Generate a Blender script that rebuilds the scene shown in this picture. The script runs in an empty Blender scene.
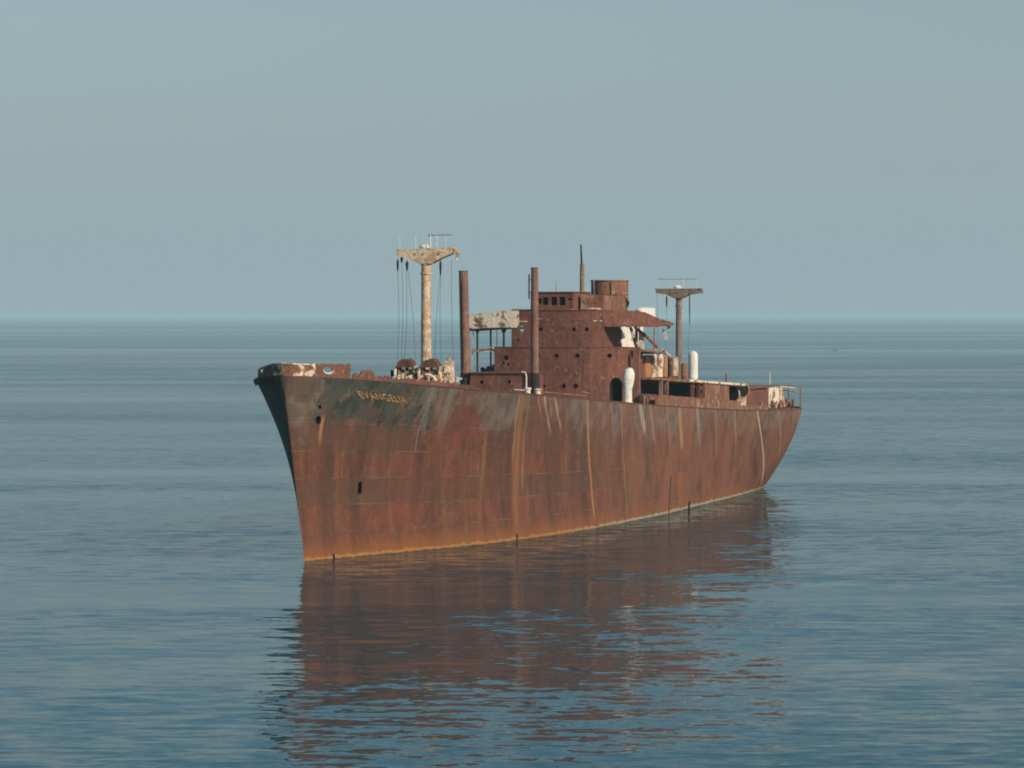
import bpy, bmesh, math, random
from mathutils import Vector, Matrix, noise as mnoise
# ---HULLMATH---
import math
X0, Y0, TH = -12.65, 266.5, math.radians(14.0)      # stem at the waterline, heading of the ship
CAMZ, FPX = 15.0, 4370.0

def pchip(nodes):
    xs = [a for a, b in nodes]; ys = [b for a, b in nodes]; n = len(xs)
    h = [xs[i+1]-xs[i] for i in range(n-1)]; d = [(ys[i+1]-ys[i])/h[i] for i in range(n-1)]
    m = [0.0]*n
    m[0] = d[0]; m[-1] = d[-1]
    for i in range(1, n-1):
        if d[i-1]*d[i] > 0:
            w1 = 2*h[i]+h[i-1]; w2 = h[i]+2*h[i-1]
            m[i] = (w1+w2)/(w1/d[i-1]+w2/d[i])
    def f(x):
        if x <= xs[0]: return ys[0]
        if x >= xs[-1]: return ys[-1]
        i = 0
        while x > xs[i+1]: i += 1
        t = (x-xs[i])/h[i]
        return ((2*t**3-3*t*t+1)*ys[i]+(t**3-2*t*t+t)*h[i]*m[i]+(-2*t**3+3*t*t)*ys[i+1]+(t**3-t*t)*h[i]*m[i+1])
    return f

zdeck = pchip([(-5, 11.45), (0, 11.17), (13, 10.43), (23.5, 9.94), (50, 8.84), (79, 7.82), (105, 7.12), (136, 6.68)])
_bw = pchip([(u/130, b) for u, b in [(0, 0), (3, .75), (12, 3.1), (24.5, 6.05), (38, 7.5), (52, 8.05), (66, 8.15), (79, 7.75), (100, 7.1), (112, 6.45), (119.5, 5.8), (125, 4.3), (128.5, 2.4), (130, 0)]])
def _deck_nodes():
    L = [(-4.5, 0), (-4.44, .22), (-4.1, .72), (-3.3, 1.38), (-2, 2.15), (0, 2.98), (5, 4.6), (13, 6.4), (23.5, 7.8), (35, 8.4), (48, 8.6), (112, 8.6)]
    for k in range(1, 19):
        u = 112+24*math.sin(k/18*math.pi/2)
        t = max(0, (u-117)/19)
        L.append((u, 8.6*max(0, 1-t**2.5)**.4))
    return [(math.sqrt((u+4.5)/140.5), b) for u, b in L]
_bd = pchip(_deck_nodes())
_ex = pchip([(0, 2.1), (.2, 1.8), (.45, 1.4), (.8, 1.1), (1, 1.0)])
def hull(s, V):
    """point on the port side: (u aft, half breadth, z)"""
    v = max(V, 0)
    us = -4.5*v; ue = 130+6*v
    u = us+s*(ue-us)
    k = min(1, max(0, (s-.72)/.2)); k = k*k*(3-2*k)
    f = (1-k)*v**_ex(s)+k*(1-(1-min(v, 1))**1.75)
    b = _bw(s)+(_bd(math.sqrt(s))-_bw(s))*f
    if V < 0: b *= (1+.35*V)
    return u, b, V*zdeck(u)
def s_deck(u): return (u+4.5)/140.5
def to_px(u, p, z):
    X = X0+u*math.sin(TH)+p*math.cos(TH); Y = Y0+u*math.cos(TH)-p*math.sin(TH)
    return 512+FPX*X/Y, 316-FPX*(z-CAMZ)/Y
# ---END---
random.seed(7)
sc = bpy.context.scene
col = sc.collection

def P(u, p, z): return Vector((-u, p, z))

# ------------------------------------------------------------------ materials
class NT:
    def __init__(s, name):
        s.m = bpy.data.materials.new(name); s.m.use_nodes = True
        s.t = s.m.node_tree; s.t.nodes.clear()
        s.out = s.n('ShaderNodeOutputMaterial'); s.b = s.n('ShaderNodeBsdfPrincipled')
        s.l(s.b.outputs[0], s.out.inputs[0])
    def n(s, t, **k):
        x = s.t.nodes.new(t)
        for a, b in k.items(): setattr(x, a, b)
        return x
    def l(s, a, b): s.t.links.new(a, b)
    def val(s, inp, v):
        if hasattr(v, 'links'): s.l(v, inp)
        else: inp.default_value = v
    def math(s, op, a, b=0.0, c=None, clamp=False):
        x = s.n('ShaderNodeMath', operation=op, use_clamp=clamp)
        s.val(x.inputs[0], a); s.val(x.inputs[1], b)
        if c is not None: s.val(x.inputs[2], c)
        return x.outputs[0]
    def ss(s, v, a, b):
        x = s.n('ShaderNodeMapRange', interpolation_type='SMOOTHSTEP')
        s.val(x.inputs[0], v); x.inputs[1].default_value = a; x.inputs[2].default_value = b
        return x.outputs[0]
    def mix(s, f, a, b):
        x = s.n('ShaderNodeMix', data_type='RGBA')
        s.val(x.inputs[0], f)
        s.val(x.inputs[6], a if hasattr(a, 'links') else (*a, 1)); s.val(x.inputs[7], b if hasattr(b, 'links') else (*b, 1))
        return x.outputs[2]
    def coord(s, kind='Object'): return s.n('ShaderNodeTexCoord').outputs[kind]
    def mapping(s, v, scale, loc=(0, 0, 0)):
        x = s.n('ShaderNodeMapping'); s.l(v, x.inputs[0]); x.inputs['Scale'].default_value = scale; x.inputs['Location'].default_value = loc
        return x.outputs[0]
    def noise(s, v, scale, detail=4, rough=.55, dist=0.0):
        x = s.n('ShaderNodeTexNoise'); s.l(v, x.inputs['Vector'])
        x.inputs['Scale'].default_value = scale; x.inputs['Detail'].default_value = detail
        x.inputs['Roughness'].default_value = rough; x.inputs['Distortion'].default_value = dist
        return x.outputs['Fac']
    def bump(s, h, strength, dist):
        x = s.n('ShaderNodeBump'); x.inputs['Strength'].default_value = strength; x.inputs['Distance'].default_value = dist
        s.l(h, x.inputs['Height']); s.l(x.outputs[0], s.b.inputs['Normal'])
    def done(s, colr, rough=.8, metal=0.0, spec=.3):
        s.val(s.b.inputs['Base Color'], colr if hasattr(colr, 'links') else (*colr, 1))
        s.val(s.b.inputs['Roughness'], rough); s.b.inputs['Metallic'].default_value = metal
        s.b.inputs['Specular IOR Level'].default_value = spec
        return s.m

def rust_mat(name, base, alt, dark, patch=None, patch_amt=.5, scale=1.0, patch_scale=1.2):
    """weathered steel: blotches, vertical runs, fine speckle, optional old paint that has partly flaked off"""
    t = NT(name); o = t.coord()
    big = t.noise(o, .55*scale, 5, .6, .4)
    fine = t.noise(o, 4*scale, 5, .7)
    run = t.noise(t.mapping(o, (3.2, 3.2, .28)), 1.0*scale, 4, .6)
    c = t.mix(t.ss(big, .35, .68), base, alt)
    c = t.mix(t.math('MULTIPLY', t.ss(run, .48, .75), .75), c, dark)
    c = t.mix(t.math('MULTIPLY', t.ss(fine, .51, .68), .8), c, dark)
    if patch:
        pm = t.noise(o, patch_scale*scale, 6, .68, .6)
        mk = t.ss(pm, 1-patch_amt-.05, 1-patch_amt+.05)
        hf = t.noise(o, 9, 3, .6)
        pc = t.mix(t.ss(hf, .4, .7), patch, tuple(x*.68 for x in patch))
        c = t.mix(mk, c, pc)
    t.bump(t.math('ADD', fine, t.math('MULTIPLY', big, 2.5)), .8, .06)
    return t.done(c, .82)

def hull_mat():
    t = NT('hull_rusted_plating'); uv = t.coord('UV'); o = t.coord()
    sep = t.n('ShaderNodeSeparateXYZ'); t.l(uv, sep.inputs[0]); U, V = sep.outputs[0], sep.outputs[1]
    U = t.math('MULTIPLY', U, 150.0)
    so = t.n('ShaderNodeSeparateXYZ'); t.l(o, so.inputs[0]); Z = so.outputs[2]
    Us = t.math('SUBTRACT', U, t.math('MULTIPLY', t.math('SUBTRACT', 1.0, V), t.math('ADD', 5.0, t.math('MULTIPLY', t.ss(U, 75.0, 118.0), 9.0))))
    cu_ = t.n('ShaderNodeCombineXYZ'); t.l(Us, cu_.inputs[0]); t.l(t.math('MULTIPLY', V, 9.0), cu_.inputs[1]); hv_ = cu_.outputs[0]
    big = t.noise(o, .16, 6, .62, .5)
    mid = t.noise(o, .8, 5, .6, .3)
    fine = t.noise(o, 5, 5, .65)
    run = t.noise(t.mapping(hv_, (1.5, .11, 1)), 1.0, 5, .62)
    run2 = t.noise(t.mapping(hv_, (.35, .07, 1), (7, 3, 1)), 1.0, 5, .62)
    c = t.mix(t.ss(big, .36, .62), (.178, .070, .040), (.200, .062, .039))
    c = t.mix(t.math('MULTIPLY', t.ss(mid, .42, .66), .6), c, (.098, .050, .030))
    c = t.mix(t.math('MULTIPLY', t.ss(run, .5, .66), .55), c, (.22, .10, .05))
    c = t.mix(t.math('MULTIPLY', t.ss(run2, .46, .66), .7), c, (.068, .034, .023))
    run3 = t.noise(t.mapping(hv_, (5.5, .5, 1), (3, 9, 1)), 1.0, 3, .6)
    c = t.mix(t.math('MULTIPLY', t.ss(run3, .54, .70), .3), c, (.080, .036, .024))
    c = t.mix(t.math('MULTIPLY', t.ss(run3, .40, .28), .25), c, (.24, .125, .075))
    c = t.mix(t.math('MULTIPLY', t.ss(fine, .54, .70), .6), c, (.060, .030, .021))
    # each plate has its own tone
    br = t.n('ShaderNodeTexBrick'); cmb = t.n('ShaderNodeCombineXYZ')
    wv_ = t.math('MULTIPLY', t.math('SUBTRACT', t.noise(o, .12, 2, .5), .5), .12)
    t.l(t.math('MULTIPLY', Us, .1), cmb.inputs[0]); t.l(t.math('ADD', t.math('MULTIPLY', V, 3.3), wv_), cmb.inputs[1]); t.l(cmb.outputs[0], br.inputs['Vector'])
    br.inputs['Scale'].default_value = 1.0; br.inputs['Brick Width'].default_value = 1.7; br.inputs['Row Height'].default_value = .5
    br.inputs['Mortar Size'].default_value = .009; br.inputs['Mortar Smooth'].default_value = .6
    br.inputs['Color1'].default_value = (0, 0, 0, 1); br.inputs['Color2'].default_value = (1, 1, 1, 1); br.inputs['Mortar'].default_value = (.5, .5, .5, 1)
    sb = t.n('ShaderNodeSeparateColor'); t.l(br.outputs['Color'], sb.inputs[0])
    c = t.mix(t.math('MULTIPLY', t.ss(sb.outputs[0], .2, .9), .5), c, (.100, .058, .038))
    seam = t.math('MULTIPLY', br.outputs['Fac'], t.ss(t.noise(o, .35, 3, .6), .42, .66))
    c = t.mix(t.math('MULTIPLY', seam, .75), c, (.29, .20, .15))
    spk = t.noise(o, 2.2, 7, .72, .3)
    c = t.mix(t.math('MULTIPLY', t.ss(spk, .52, .68), .45), c, (.075, .036, .026))
    c = t.mix(t.math('MULTIPLY', t.ss(spk, .46, .33), .28), c, (.26, .12, .075))
    # worn grey paint under the sheer
    gp = t.math('ADD', t.math('ADD', t.math('MULTIPLY', t.noise(o, .3, 6, .7, .5), .6), t.math('MULTIPLY', run2, .4)), t.math('MULTIPLY', t.ss(V, .5, 1.0), .2))
    c = t.mix(t.math('MULTIPLY', t.ss(t.math('ADD', gp, t.math('MULTIPLY', t.ss(U, 30.0, 60.0), .035)), .60, .72), .55), c, t.mix(t.ss(mid, .4, .6), (.225, .18, .145), (.13, .105, .085)))
    # dark green black paint left at the bow
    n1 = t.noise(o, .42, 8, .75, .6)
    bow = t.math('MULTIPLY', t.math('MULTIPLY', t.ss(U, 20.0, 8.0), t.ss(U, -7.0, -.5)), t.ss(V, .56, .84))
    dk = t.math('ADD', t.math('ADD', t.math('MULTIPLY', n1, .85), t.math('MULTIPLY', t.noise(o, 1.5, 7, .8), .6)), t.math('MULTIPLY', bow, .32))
    dk = t.math('ADD', dk, t.math('MULTIPLY', t.ss(so.outputs[1], -.05, -.3), .55))      # starboard side's shade deepened in the colour
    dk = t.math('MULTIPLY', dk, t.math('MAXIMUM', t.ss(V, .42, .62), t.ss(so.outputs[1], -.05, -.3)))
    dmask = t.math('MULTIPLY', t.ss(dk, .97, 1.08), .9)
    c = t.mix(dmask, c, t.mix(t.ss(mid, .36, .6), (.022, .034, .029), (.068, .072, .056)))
    # stern quarter brighter rust
    st = t.math('MULTIPLY', t.ss(U, 32.0, 70.0), t.ss(t.noise(o, .22, 5, .6), .36, .60))
    c = t.mix(t.math('MULTIPLY', st, .55), c, (.255, .105, .062))
    # single long runs: u at the deck, lean, half width, v range, colour
    wob = t.math('MULTIPLY', t.math('SUBTRACT', t.noise(o, .6, 3, .5), .5), .55)
    for (u0, k, w, v0, v1, cc, a) in STREAKS:
        d = t.math('ABSOLUTE', t.math('ADD', t.math('SUBTRACT', U, u0), t.math('ADD', t.math('MULTIPLY', t.math('SUBTRACT', 1.0, V), -k), wob)))
        m = t.math('MULTIPLY', t.ss(d, w, w*.25), t.math('MULTIPLY', t.ss(V, v0, v0+.12), t.ss(V, v1+.04, v1)))
        m = t.math('MULTIPLY', m, t.ss(run, .25, .6))
        c = t.mix(t.math('MULTIPLY', m, a), c, cc)
    # tide mark: orange wash low down, pale salt and growth at the water
    wv = t.math('ADD', Z, t.math('ADD', t.math('MULTIPLY', t.math('SUBTRACT', mid, .5), .5), t.math('MULTIPLY', t.math('SUBTRACT', run, .5), .5)))
    wv2 = t.math('ADD', Z, t.math('MULTIPLY', t.math('SUBTRACT', run, .5), 1.6))
    fore = t.ss(U, 62.0, 30.0)
    c = t.mix(t.math('MULTIPLY', t.ss(wv2, 1.5, .1), t.math('ADD', t.math('MULTIPLY', fore, .3), .28)), c, (.30, .105, .028))
    tide = t.mix(fore, (.42, .37, .25), (.44, .19, .06))
    c = t.mix(t.math('MULTIPLY', t.ss(wv, .30, .14), t.math('ADD', .3, t.math('MULTIPLY', mid, .9))), c, tide)
    c = t.mix(t.math('MULTIPLY', t.ss(t.math('ADD', Z, t.math('MULTIPLY', t.math('SUBTRACT', spk, .5), .4)), .12, .02), .8), c, (.055, .045, .025))
    h = t.math('ADD', t.math('MULTIPLY', fine, .35), t.math('ADD', t.math('MULTIPLY', mid, 1.0), t.math('MULTIPLY', br.outputs['Fac'], .35)))
    # ribs showing through the plating
    rib = t.math('SINE', t.math('MULTIPLY', U, 2*math.pi/2.6))
    h = t.math('ADD', h, t.math('MULTIPLY', rib, .3))
    t.bump(h, .55, .09)
    return t.done(c, t.math('ADD', t.math('MULTIPLY', fine, .3), .65), 0, .12)

# u at deck, lean per (1-V), half width, v range, colour, amount
STREAKS = [
    (24.0, 3.8, .8, .02, 1.0, (.28, .12, .045), .75), (23.3, 3.8, .22, .5, 1.0, (.42, .27, .17), .6), (25.3, 3.8, .3, .3, 1.0, (.30, .20, .12), .5),
    (28.6, 12, .34, .70, 1.0, (.50, .27, .17), .8), (31.0, 13, .34, .72, 1.0, (.50, .24, .14), .8), (27.3, 11, .25, .76, 1.0, (.45, .25, .16), .55), (29.7, 12, .2, .78, 1.0, (.42, .2, .12), .5),
    (39.8, 5.5, .36, .03, 1.0, (.42, .20, .09), .85), (50.0, 5.0, .3, .03, 1.0, (.33, .18, .10), .6),
    (56.6, 9.0, .9, .70, 1.0, (.48, .37, .28), .65), (60.0, 7, .5, .62, 1.0, (.40, .27, .18), .5),
    (70.5, 6, .8, .55, 1.0, (.46, .27, .11), .6), (77.2, 8, .8, .55, 1.0, (.36, .31, .26), .55), (66.0, 6, .5, .5, 1.0, (.36, .17, .09), .5),
    (84.5, 7, .6, .45, 1.0, (.40, .2, .11), .5), (92.5, 8, .5, .4, 1.0, (.42, .30, .22), .55),
    (102.2, 13, .42, .03, 1.0, (.52, .42, .31), .9), (112.0, 9, .6, .35, 1.0, (.36, .24, .16), .45), (122.5, 6, .35, .4, 1.0, (.42, .36, .28), .6),
    (71.0, 3.0, 2.0, .02, .36, (.27, .10, .03), .8),
    (9.5, 2.2, .4, .72, 1.0, (.24, .24, .19), .5), (12.0, 2.6, .7, .7, 1.0, (.20, .21, .17), .5), (15.6, 3, .5, .55, .9, (.11, .045, .035), .6),
    (34.5, 4, .25, .3, .95, (.24, .12, .07), .45), (45.0, 5, .25, .3, .95, (.26, .13, .07), .45), (18.5, 3.5, .3, .1, .7, (.25, .13, .07), .4),
    (-1.75, 3.0, .24, .60, .77, (.40, .19, .08), .85),
]
M = {}
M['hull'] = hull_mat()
M['rust'] = rust_mat('rusted_steel', (.165, .062, .038), (.12, .05, .032), (.055, .027, .019))
M['rust_red'] = rust_mat('red_rusted_steel', (.215, .076, .047), (.15, .058, .038), (.052, .024, .018), (.31, .155, .105), .38, 1.4, 1.9)
M['rust_light'] = rust_mat('light_rusted_steel', (.27, .115, .06), (.20, .08, .05), (.09, .04, .028), (.42, .26, .16), .42)
M['post'] = rust_mat('brown_post_paint', (.25, .125, .085), (.20, .10, .065), (.10, .05, .034), (.32, .19, .14), .4, 1.4)
M['deck'] = rust_mat('rusted_deck_plate', (.20, .10, .06), (.15, .075, .05), (.07, .035, .025), (.33, .27, .21), .42)
M['ochre'] = rust_mat('ochre_mast_paint', (.60, .39, .23), (.52, .31, .18), (.26, .13, .075), (.74, .56, .39), .5, 1.3)
M['grey_mast'] = rust_mat('grey_brown_mast_paint', (.20, .15, .11), (.26, .17, .11), (.10, .07, .055), (.34, .25, .19), .42, 1.6)
M['peeled'] = rust_mat('peeling_white_paint', (.22, .10, .06), (.30, .15, .09), (.10, .05, .035), (.86, .70, .53), .55, 1.0, 1.1)
M['white'] = rust_mat('dirty_white_paint', (.80, .76, .68), (.74, .68, .58), (.58, .45, .32), (.46, .28, .16), .38, 1.2, 1.6)
M['flaking'] = rust_mat('flaking_cream_over_rust', (.215, .085, .05), (.16, .065, .04), (.06, .028, .02), (.72, .55, .38), .47, 1.0, 1.6)
M['cream'] = rust_mat('cream_rusty_paint', (.52, .32, .18), (.38, .19, .10), (.14, .07, .045), (.80, .68, .52), .48, 1.0, 1.8)
M['orange'] = rust_mat('orange_rust', (.50, .24, .10), (.40, .16, .07), (.20, .08, .04))
M['dark'] = rust_mat('painted_interior_shade', (.012, .010, .009), (.018, .013, .011), (.006, .005, .005))  # near black: shade inside openings and vent mouths put into the colour
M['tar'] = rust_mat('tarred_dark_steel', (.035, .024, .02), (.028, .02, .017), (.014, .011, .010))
M['rope'] = rust_mat('old_wire_rope', (.07, .06, .05), (.09, .07, .055), (.04, .035, .03))
M['gold'] = rust_mat('weathered_gold_letters', (.66, .36, .12), (.50, .24, .08), (.22, .12, .05), (.14, .08, .045), .20, 2.5)

# ------------------------------------------------------------------ mesh helpers
def split(name, bm, mat, parent, smooth=35):
    """every loose piece becomes a part of its own"""
    bm.verts.index_update(); seen = set(); out = []
    for v in bm.verts[:]:
        if v in seen: continue
        st = [v]; isl = []; seen.add(v)
        while st:
            a = st.pop(); isl.append(a)
            for e in a.link_edges:
                b = e.other_vert(a)
                if b not in seen: seen.add(b); st.append(b)
        nb = bmesh.new(); mp = {a: nb.verts.new(a.co) for a in isl}
        for f in {f for a in isl for f in a.link_faces}: nb.faces.new([mp[q] for q in f.verts])
        out.append(link(name, nb, mat, parent, smooth))
    bm.free(); return out
def link(name, bm, mat, parent=None, smooth=35, recalc=True):
    if recalc: bmesh.ops.recalc_face_normals(bm, faces=bm.faces)
    me = bpy.data.meshes.new(name); bm.to_mesh(me); bm.free()
    for f in me.polygons: f.use_smooth = True
    me.set_sharp_from_angle(angle=math.radians(smooth))
    o = bpy.data.objects.new(name, me); col.objects.link(o)
    for m in (mat if isinstance(mat, (list, tuple)) else [mat]): me.materials.append(m)
    if parent: o.parent = parent
    return o
def B(): return bmesh.new()
def quadstrip(bm, grid, closed_i=False):
    n = len(grid); vs = [[bm.verts.new(p) for p in r] for r in grid]
    for i in range(n if closed_i else n-1):
        for j in range(len(grid[0])-1):
            a, b = vs[i], vs[(i+1) % n]
            bm.faces.new((a[j], a[j+1], b[j+1], b[j]))
    return vs
def prism(bm, bottom, top):
    """closed solid between two rings of points"""
    a = [bm.verts.new(p) for p in bottom]; b = [bm.verts.new(p) for p in top]; n = len(a)
    for i in range(n): bm.faces.new((a[i], a[(i+1) % n], b[(i+1) % n], b[i]))
    bm.faces.new(a[::-1]); bm.faces.new(b)
def box(bm, u0, u1, p0, p1, z0, z1, z0b=None, z1b=None):
    """z0b/z1b: heights at the aft end"""
    z0b = z0 if z0b is None else z0b; z1b = z1 if z1b is None else z1b
    prism(bm, [P(u0, p0, z0), P(u0, p1, z0), P(u1, p1, z0b), P(u1, p0, z0b)], [P(u0, p0, z1), P(u0, p1, z1), P(u1, p1, z1b), P(u1, p0, z1b)])
def ring(c, ax, r, seg, ref=None, ry=None):
    ax = ax.normalized(); ref = ref or (Vector((0, 0, 1)) if abs(ax.z) < .9 else Vector((1, 0, 0)))
    x = ax.cross(ref).normalized(); y = ax.cross(x)
    return [c+x*r*math.cos(2*math.pi*k/seg)+y*(ry or r)*math.sin(2*math.pi*k/seg) for k in range(seg)]
def cyl(bm, a, b, r, r2=None, seg=16):
    r2 = r if r2 is None else r2
    prism(bm, ring(a, b-a, r, seg), ring(b, b-a, r2, seg))
def tube(bm, pts, r, seg=6):
    rs = []
    for i, p in enumerate(pts):
        d = pts[min(i+1, len(pts)-1)]-pts[max(i-1, 0)]
        rs.append(ring(p, d, r[i] if isinstance(r, (list, tuple)) else r, seg, Vector((.3, .9, .1))))
    vs = [[bm.verts.new(p) for p in q] for q in rs]
    for i in range(len(vs)-1):
        for k in range(seg):
            bm.faces.new((vs[i][k], vs[i][(k+1) % seg], vs[i+1][(k+1) % seg], vs[i+1][k]))
    bm.faces.new(vs[0][::-1]); bm.faces.new(vs[-1])
def lathe(bm, base, prof, seg=24, axis=Vector((0, 0, 1))):
    """closed profile [(r, h)...] from bottom centre to top centre"""
    rs = [[bm.verts.new(p) for p in ring(base+axis*h, axis, max(r, 1e-3), seg)] for r, h in prof]
    for i in range(len(rs)-1):
        for k in range(seg): bm.faces.new((rs[i][k], rs[i][(k+1) % seg], rs[i+1][(k+1) % seg], rs[i+1][k]))
    bm.faces.new(rs[0][::-1]); bm.faces.new(rs[-1])
def torus(bm, c, ax, R, r, Ry=None, seg=28):
    path = ring(c, ax, R, seg, None, Ry); ax = ax.normalized()
    vs = []
    for p in path:
        d = (p-c).normalized()
        vs.append([bm.verts.new(p+d*r*math.cos(2*math.pi*k/6)+ax*r*math.sin(2*math.pi*k/6)) for k in range(6)])
    for i in range(seg):
        for k in range(6): bm.faces.new((vs[i][k], vs[i][(k+1) % 6], vs[(i+1) % seg][(k+1) % 6], vs[(i+1) % seg][k]))
def slab(bm, grid, off):
    """solid plate: grid of points and the same grid moved by off(i, j)"""
    n, m = len(grid), len(grid[0])
    a = [[bm.verts.new(p) for p in r] for r in grid]
    b = [[bm.verts.new(grid[i][j]+off(i, j)) for j in range(m)] for i in range(n)]
    for i in range(n-1):
        for j in range(m-1):
            bm.faces.new((a[i][j], a[i+1][j], a[i+1][j+1], a[i][j+1])); bm.faces.new((b[i][j], b[i][j+1], b[i+1][j+1], b[i+1][j]))
    for i in range(n-1):
        bm.faces.new((a[i][0], b[i][0], b[i+1][0], a[i+1][0])); bm.faces.new((a[i][-1], a[i+1][-1], b[i+1][-1], b[i][-1]))
    for j in range(m-1):
        bm.faces.new((a[0][j], a[0][j+1], b[0][j+1], b[0][j])); bm.faces.new((a[-1][j], b[-1][j], b[-1][j+1], a[-1][j+1]))
def cut(o, bm, mat):
    """subtract the solids in bm from o; the cut faces take mat"""
    bmesh.ops.recalc_face_normals(bm, faces=bm.faces)
    me = bpy.data.meshes.new('cutter'); bm.to_mesh(me); bm.free(); me.materials.append(mat)
    c = bpy.data.objects.new('cutter', me); col.objects.link(c)
    md = o.modifiers.new('cut', 'BOOLEAN'); md.object = c; md.operation = 'DIFFERENCE'; md.solver = 'EXACT'; md.material_mode = 'TRANSFER'; md.use_self = True
    pa = o.parent; o.parent = None
    bpy.context.view_layer.update()
    dg = bpy.context.evaluated_depsgraph_get()
    new = bpy.data.meshes.new_from_object(o.evaluated_get(dg))
    o.modifiers.clear(); old = o.data; nm = old.name; o.data = new; bpy.data.meshes.remove(old); new.name = nm
    o.parent = pa
    bpy.data.objects.remove(c); bpy.data.meshes.remove(me)
    new.set_sharp_from_angle(angle=math.radians(35))

# ------------------------------------------------------------------ the ship
ship = bpy.data.objects.new('shipwreck', None); col.objects.link(ship)
ship.location = (X0, Y0, 0); ship.rotation_euler = (0, 0, math.atan2(-math.cos(TH), -math.sin(TH)))
ship['label'] = 'rusty brown abandoned cargo ship sitting aground in the calm sea'
ship['category'] = 'ship'

# hull -------------------------------------------------------------
NS, NV = 190, 30
ss_ = []
for i in range(NS+1):
    x = i/NS
    ss_.append(.5*(1-math.cos(math.pi*x))*.55+.45*x if x > .0 else 0)
ss_ = [x**1.25 for x in ss_]
for extra in (.0006, .0016, .003): ss_.append(extra)
ss_ = sorted(set(ss_))
Vs = [-.28, -.12] + [k/NV for k in range(NV+1)]
bm = B(); uvl = bm.loops.layers.uv.new('hull_uv')
data = {}
def hv(s, V, side):
    u, b, z = hull(s, V)
    v = bm.verts.new(P(u, side*b, z)); data[v] = (u/150, V); return v
port = [[hv(s, V, 1) for V in Vs] for s in ss_]
star = [[hv(s, V, -1) for V in Vs] for s in ss_]
for i in range(len(ss_)-1):
    for j in range(len(Vs)-1):
        bm.faces.new((port[i][j], port[i+1][j], port[i+1][j+1], port[i][j+1]))
        bm.faces.new((star[i][j], star[i][j+1], star[i+1][j+1], star[i+1][j]))
    bm.faces.new((port[i][-1], port[i+1][-1], star[i+1][-1], star[i][-1]))
    bm.faces.new((port[i][0], star[i][0], star[i+1][0], port[i+1][0]))
for f in bm.faces:
    for lp in f.loops: lp[uvl].uv = data[lp.vert]
bmesh.ops.remove_doubles(bm, verts=bm.verts, dist=1e-4)
bmesh.ops.dissolve_degenerate(bm, edges=bm.edges, dist=1e-5)
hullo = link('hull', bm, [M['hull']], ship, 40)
def hull_frame(s, V):
    e = 2e-3
    a = Vector(P(*hull(s, V))); du = (Vector(P(*hull(s+e, V)))-a).normalized(); dv = (Vector(P(*hull(s, V+e*3)))-a).normalized()
    n = dv.cross(du).normalized()
    if n.y < 0: n = -n
    return a, du, dv, n
def find_s(u, V): return (u+4.5*V)/(130+10.5*V)
bm = B()
HULL_HOLES = [  # u, v, half width, half height, round?
    (-1.74, .842, .15, .15, True), (-1.47, .772, .26, .3, True), (5.06, .399, .26, .42, False),
    (3.4, .012, .12, .24, False), (27.6, .025, .14, .24, False), (78.0, .03, .5, .36, False),
    (69.0, .18, .15, 1.5, False), (72.6, .125, .15, .14, True), (74.0, .165, .11, .1, True), (71.9, .19, .08, .1, False), (74.6, .10, .1, .07, True),
]
for (u, V, a_, b_, rd) in HULL_HOLES:
    c, du, dv, n = hull_frame(find_s(u, V), V)
    rg = [(math.cos(2*math.pi*k/14)*a_, math.sin(2*math.pi*k/14)*b_) for k in range(14)] if rd else [(-a_, -b_), (a_, -b_*.92), (a_*.9, b_), (-a_*.8, b_*.9)]
    prism(bm, [c-n*.45+du*x+dv*y for x, y in rg], [c+n*.3+du*x+dv*y for x, y in rg])
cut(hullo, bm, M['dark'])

# name in raised letters on the bow
cu = bpy.data.curves.new('nm', 'FONT'); cu.body = 'EVANGELIA'; cu.size = 1.0; cu.extrude = 0.0; cu.space_character = 1.12
to = bpy.data.objects.new('nm', cu); col.objects.link(to); bpy.context.view_layer.update()
tm = bpy.data.meshes.new_from_object(to.evaluated_get(bpy.context.evaluated_depsgraph_get()))
bpy.data.objects.remove(to); bpy.data.curves.remove(cu)
xs = [v.co.x for v in tm.vertices]; x0, x1 = min(xs), max(xs)
bm = B(); bm.from_mesh(tm); bpy.data.meshes.remove(tm)
r = bmesh.ops.extrude_face_region(bm, geom=bm.faces[:])
topv = {g for g in r['geom'] if isinstance(g, bmesh.types.BMVert)}
NAME = (1.75, 7.1, .902, .40)   # from u, to u, V of the letter foot, cap height (m)
for v in bm.verts:
    f = (v.co.x-x0)/(x1-x0); dV = v.co.y/.7*NAME[3]/11.0
    V = NAME[2]-.012*f+dV; u = NAME[0]+(NAME[1]-NAME[0])*f-22*dV
    c, du, dv, n = hull_frame(find_s(u, V), V)
    v.co = c+n*(.035 if v in topv else -.01)
lo = link('ship_name', bm, M['gold'], hullo)
lo['label'] = 'faded gold EVANGELIA lettering'

# main deck sheet and gunwale lip ------------------------------------
bm = B(); g = []
for i in range(90):
    s = (i/89)**1.3*.985+.004; u, b, z = hull(s, 1)
    g.append([P(u, b*f, z+.012+.12*(1-f*f)) for f in (-.985, -.6, -.2, .2, .6, .985)])
slab(bm, g, lambda i, j: Vector((0, 0, -.006)))
link('main_deck', bm, M['deck'], ship)
bm = B()
for side in (1, -1):
    g = []
    for i in range(140):
        s = .075+(i/139)*.922; u, b, z = hull(s, 1); g.append([P(u, side*(b+.03), z-.04), P(u, side*(b-.1), z-.04)])
    slab(bm, g, lambda i, j: Vector((0, 0, .07)))
split('gunwale', bm, M['rust'], ship)

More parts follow.
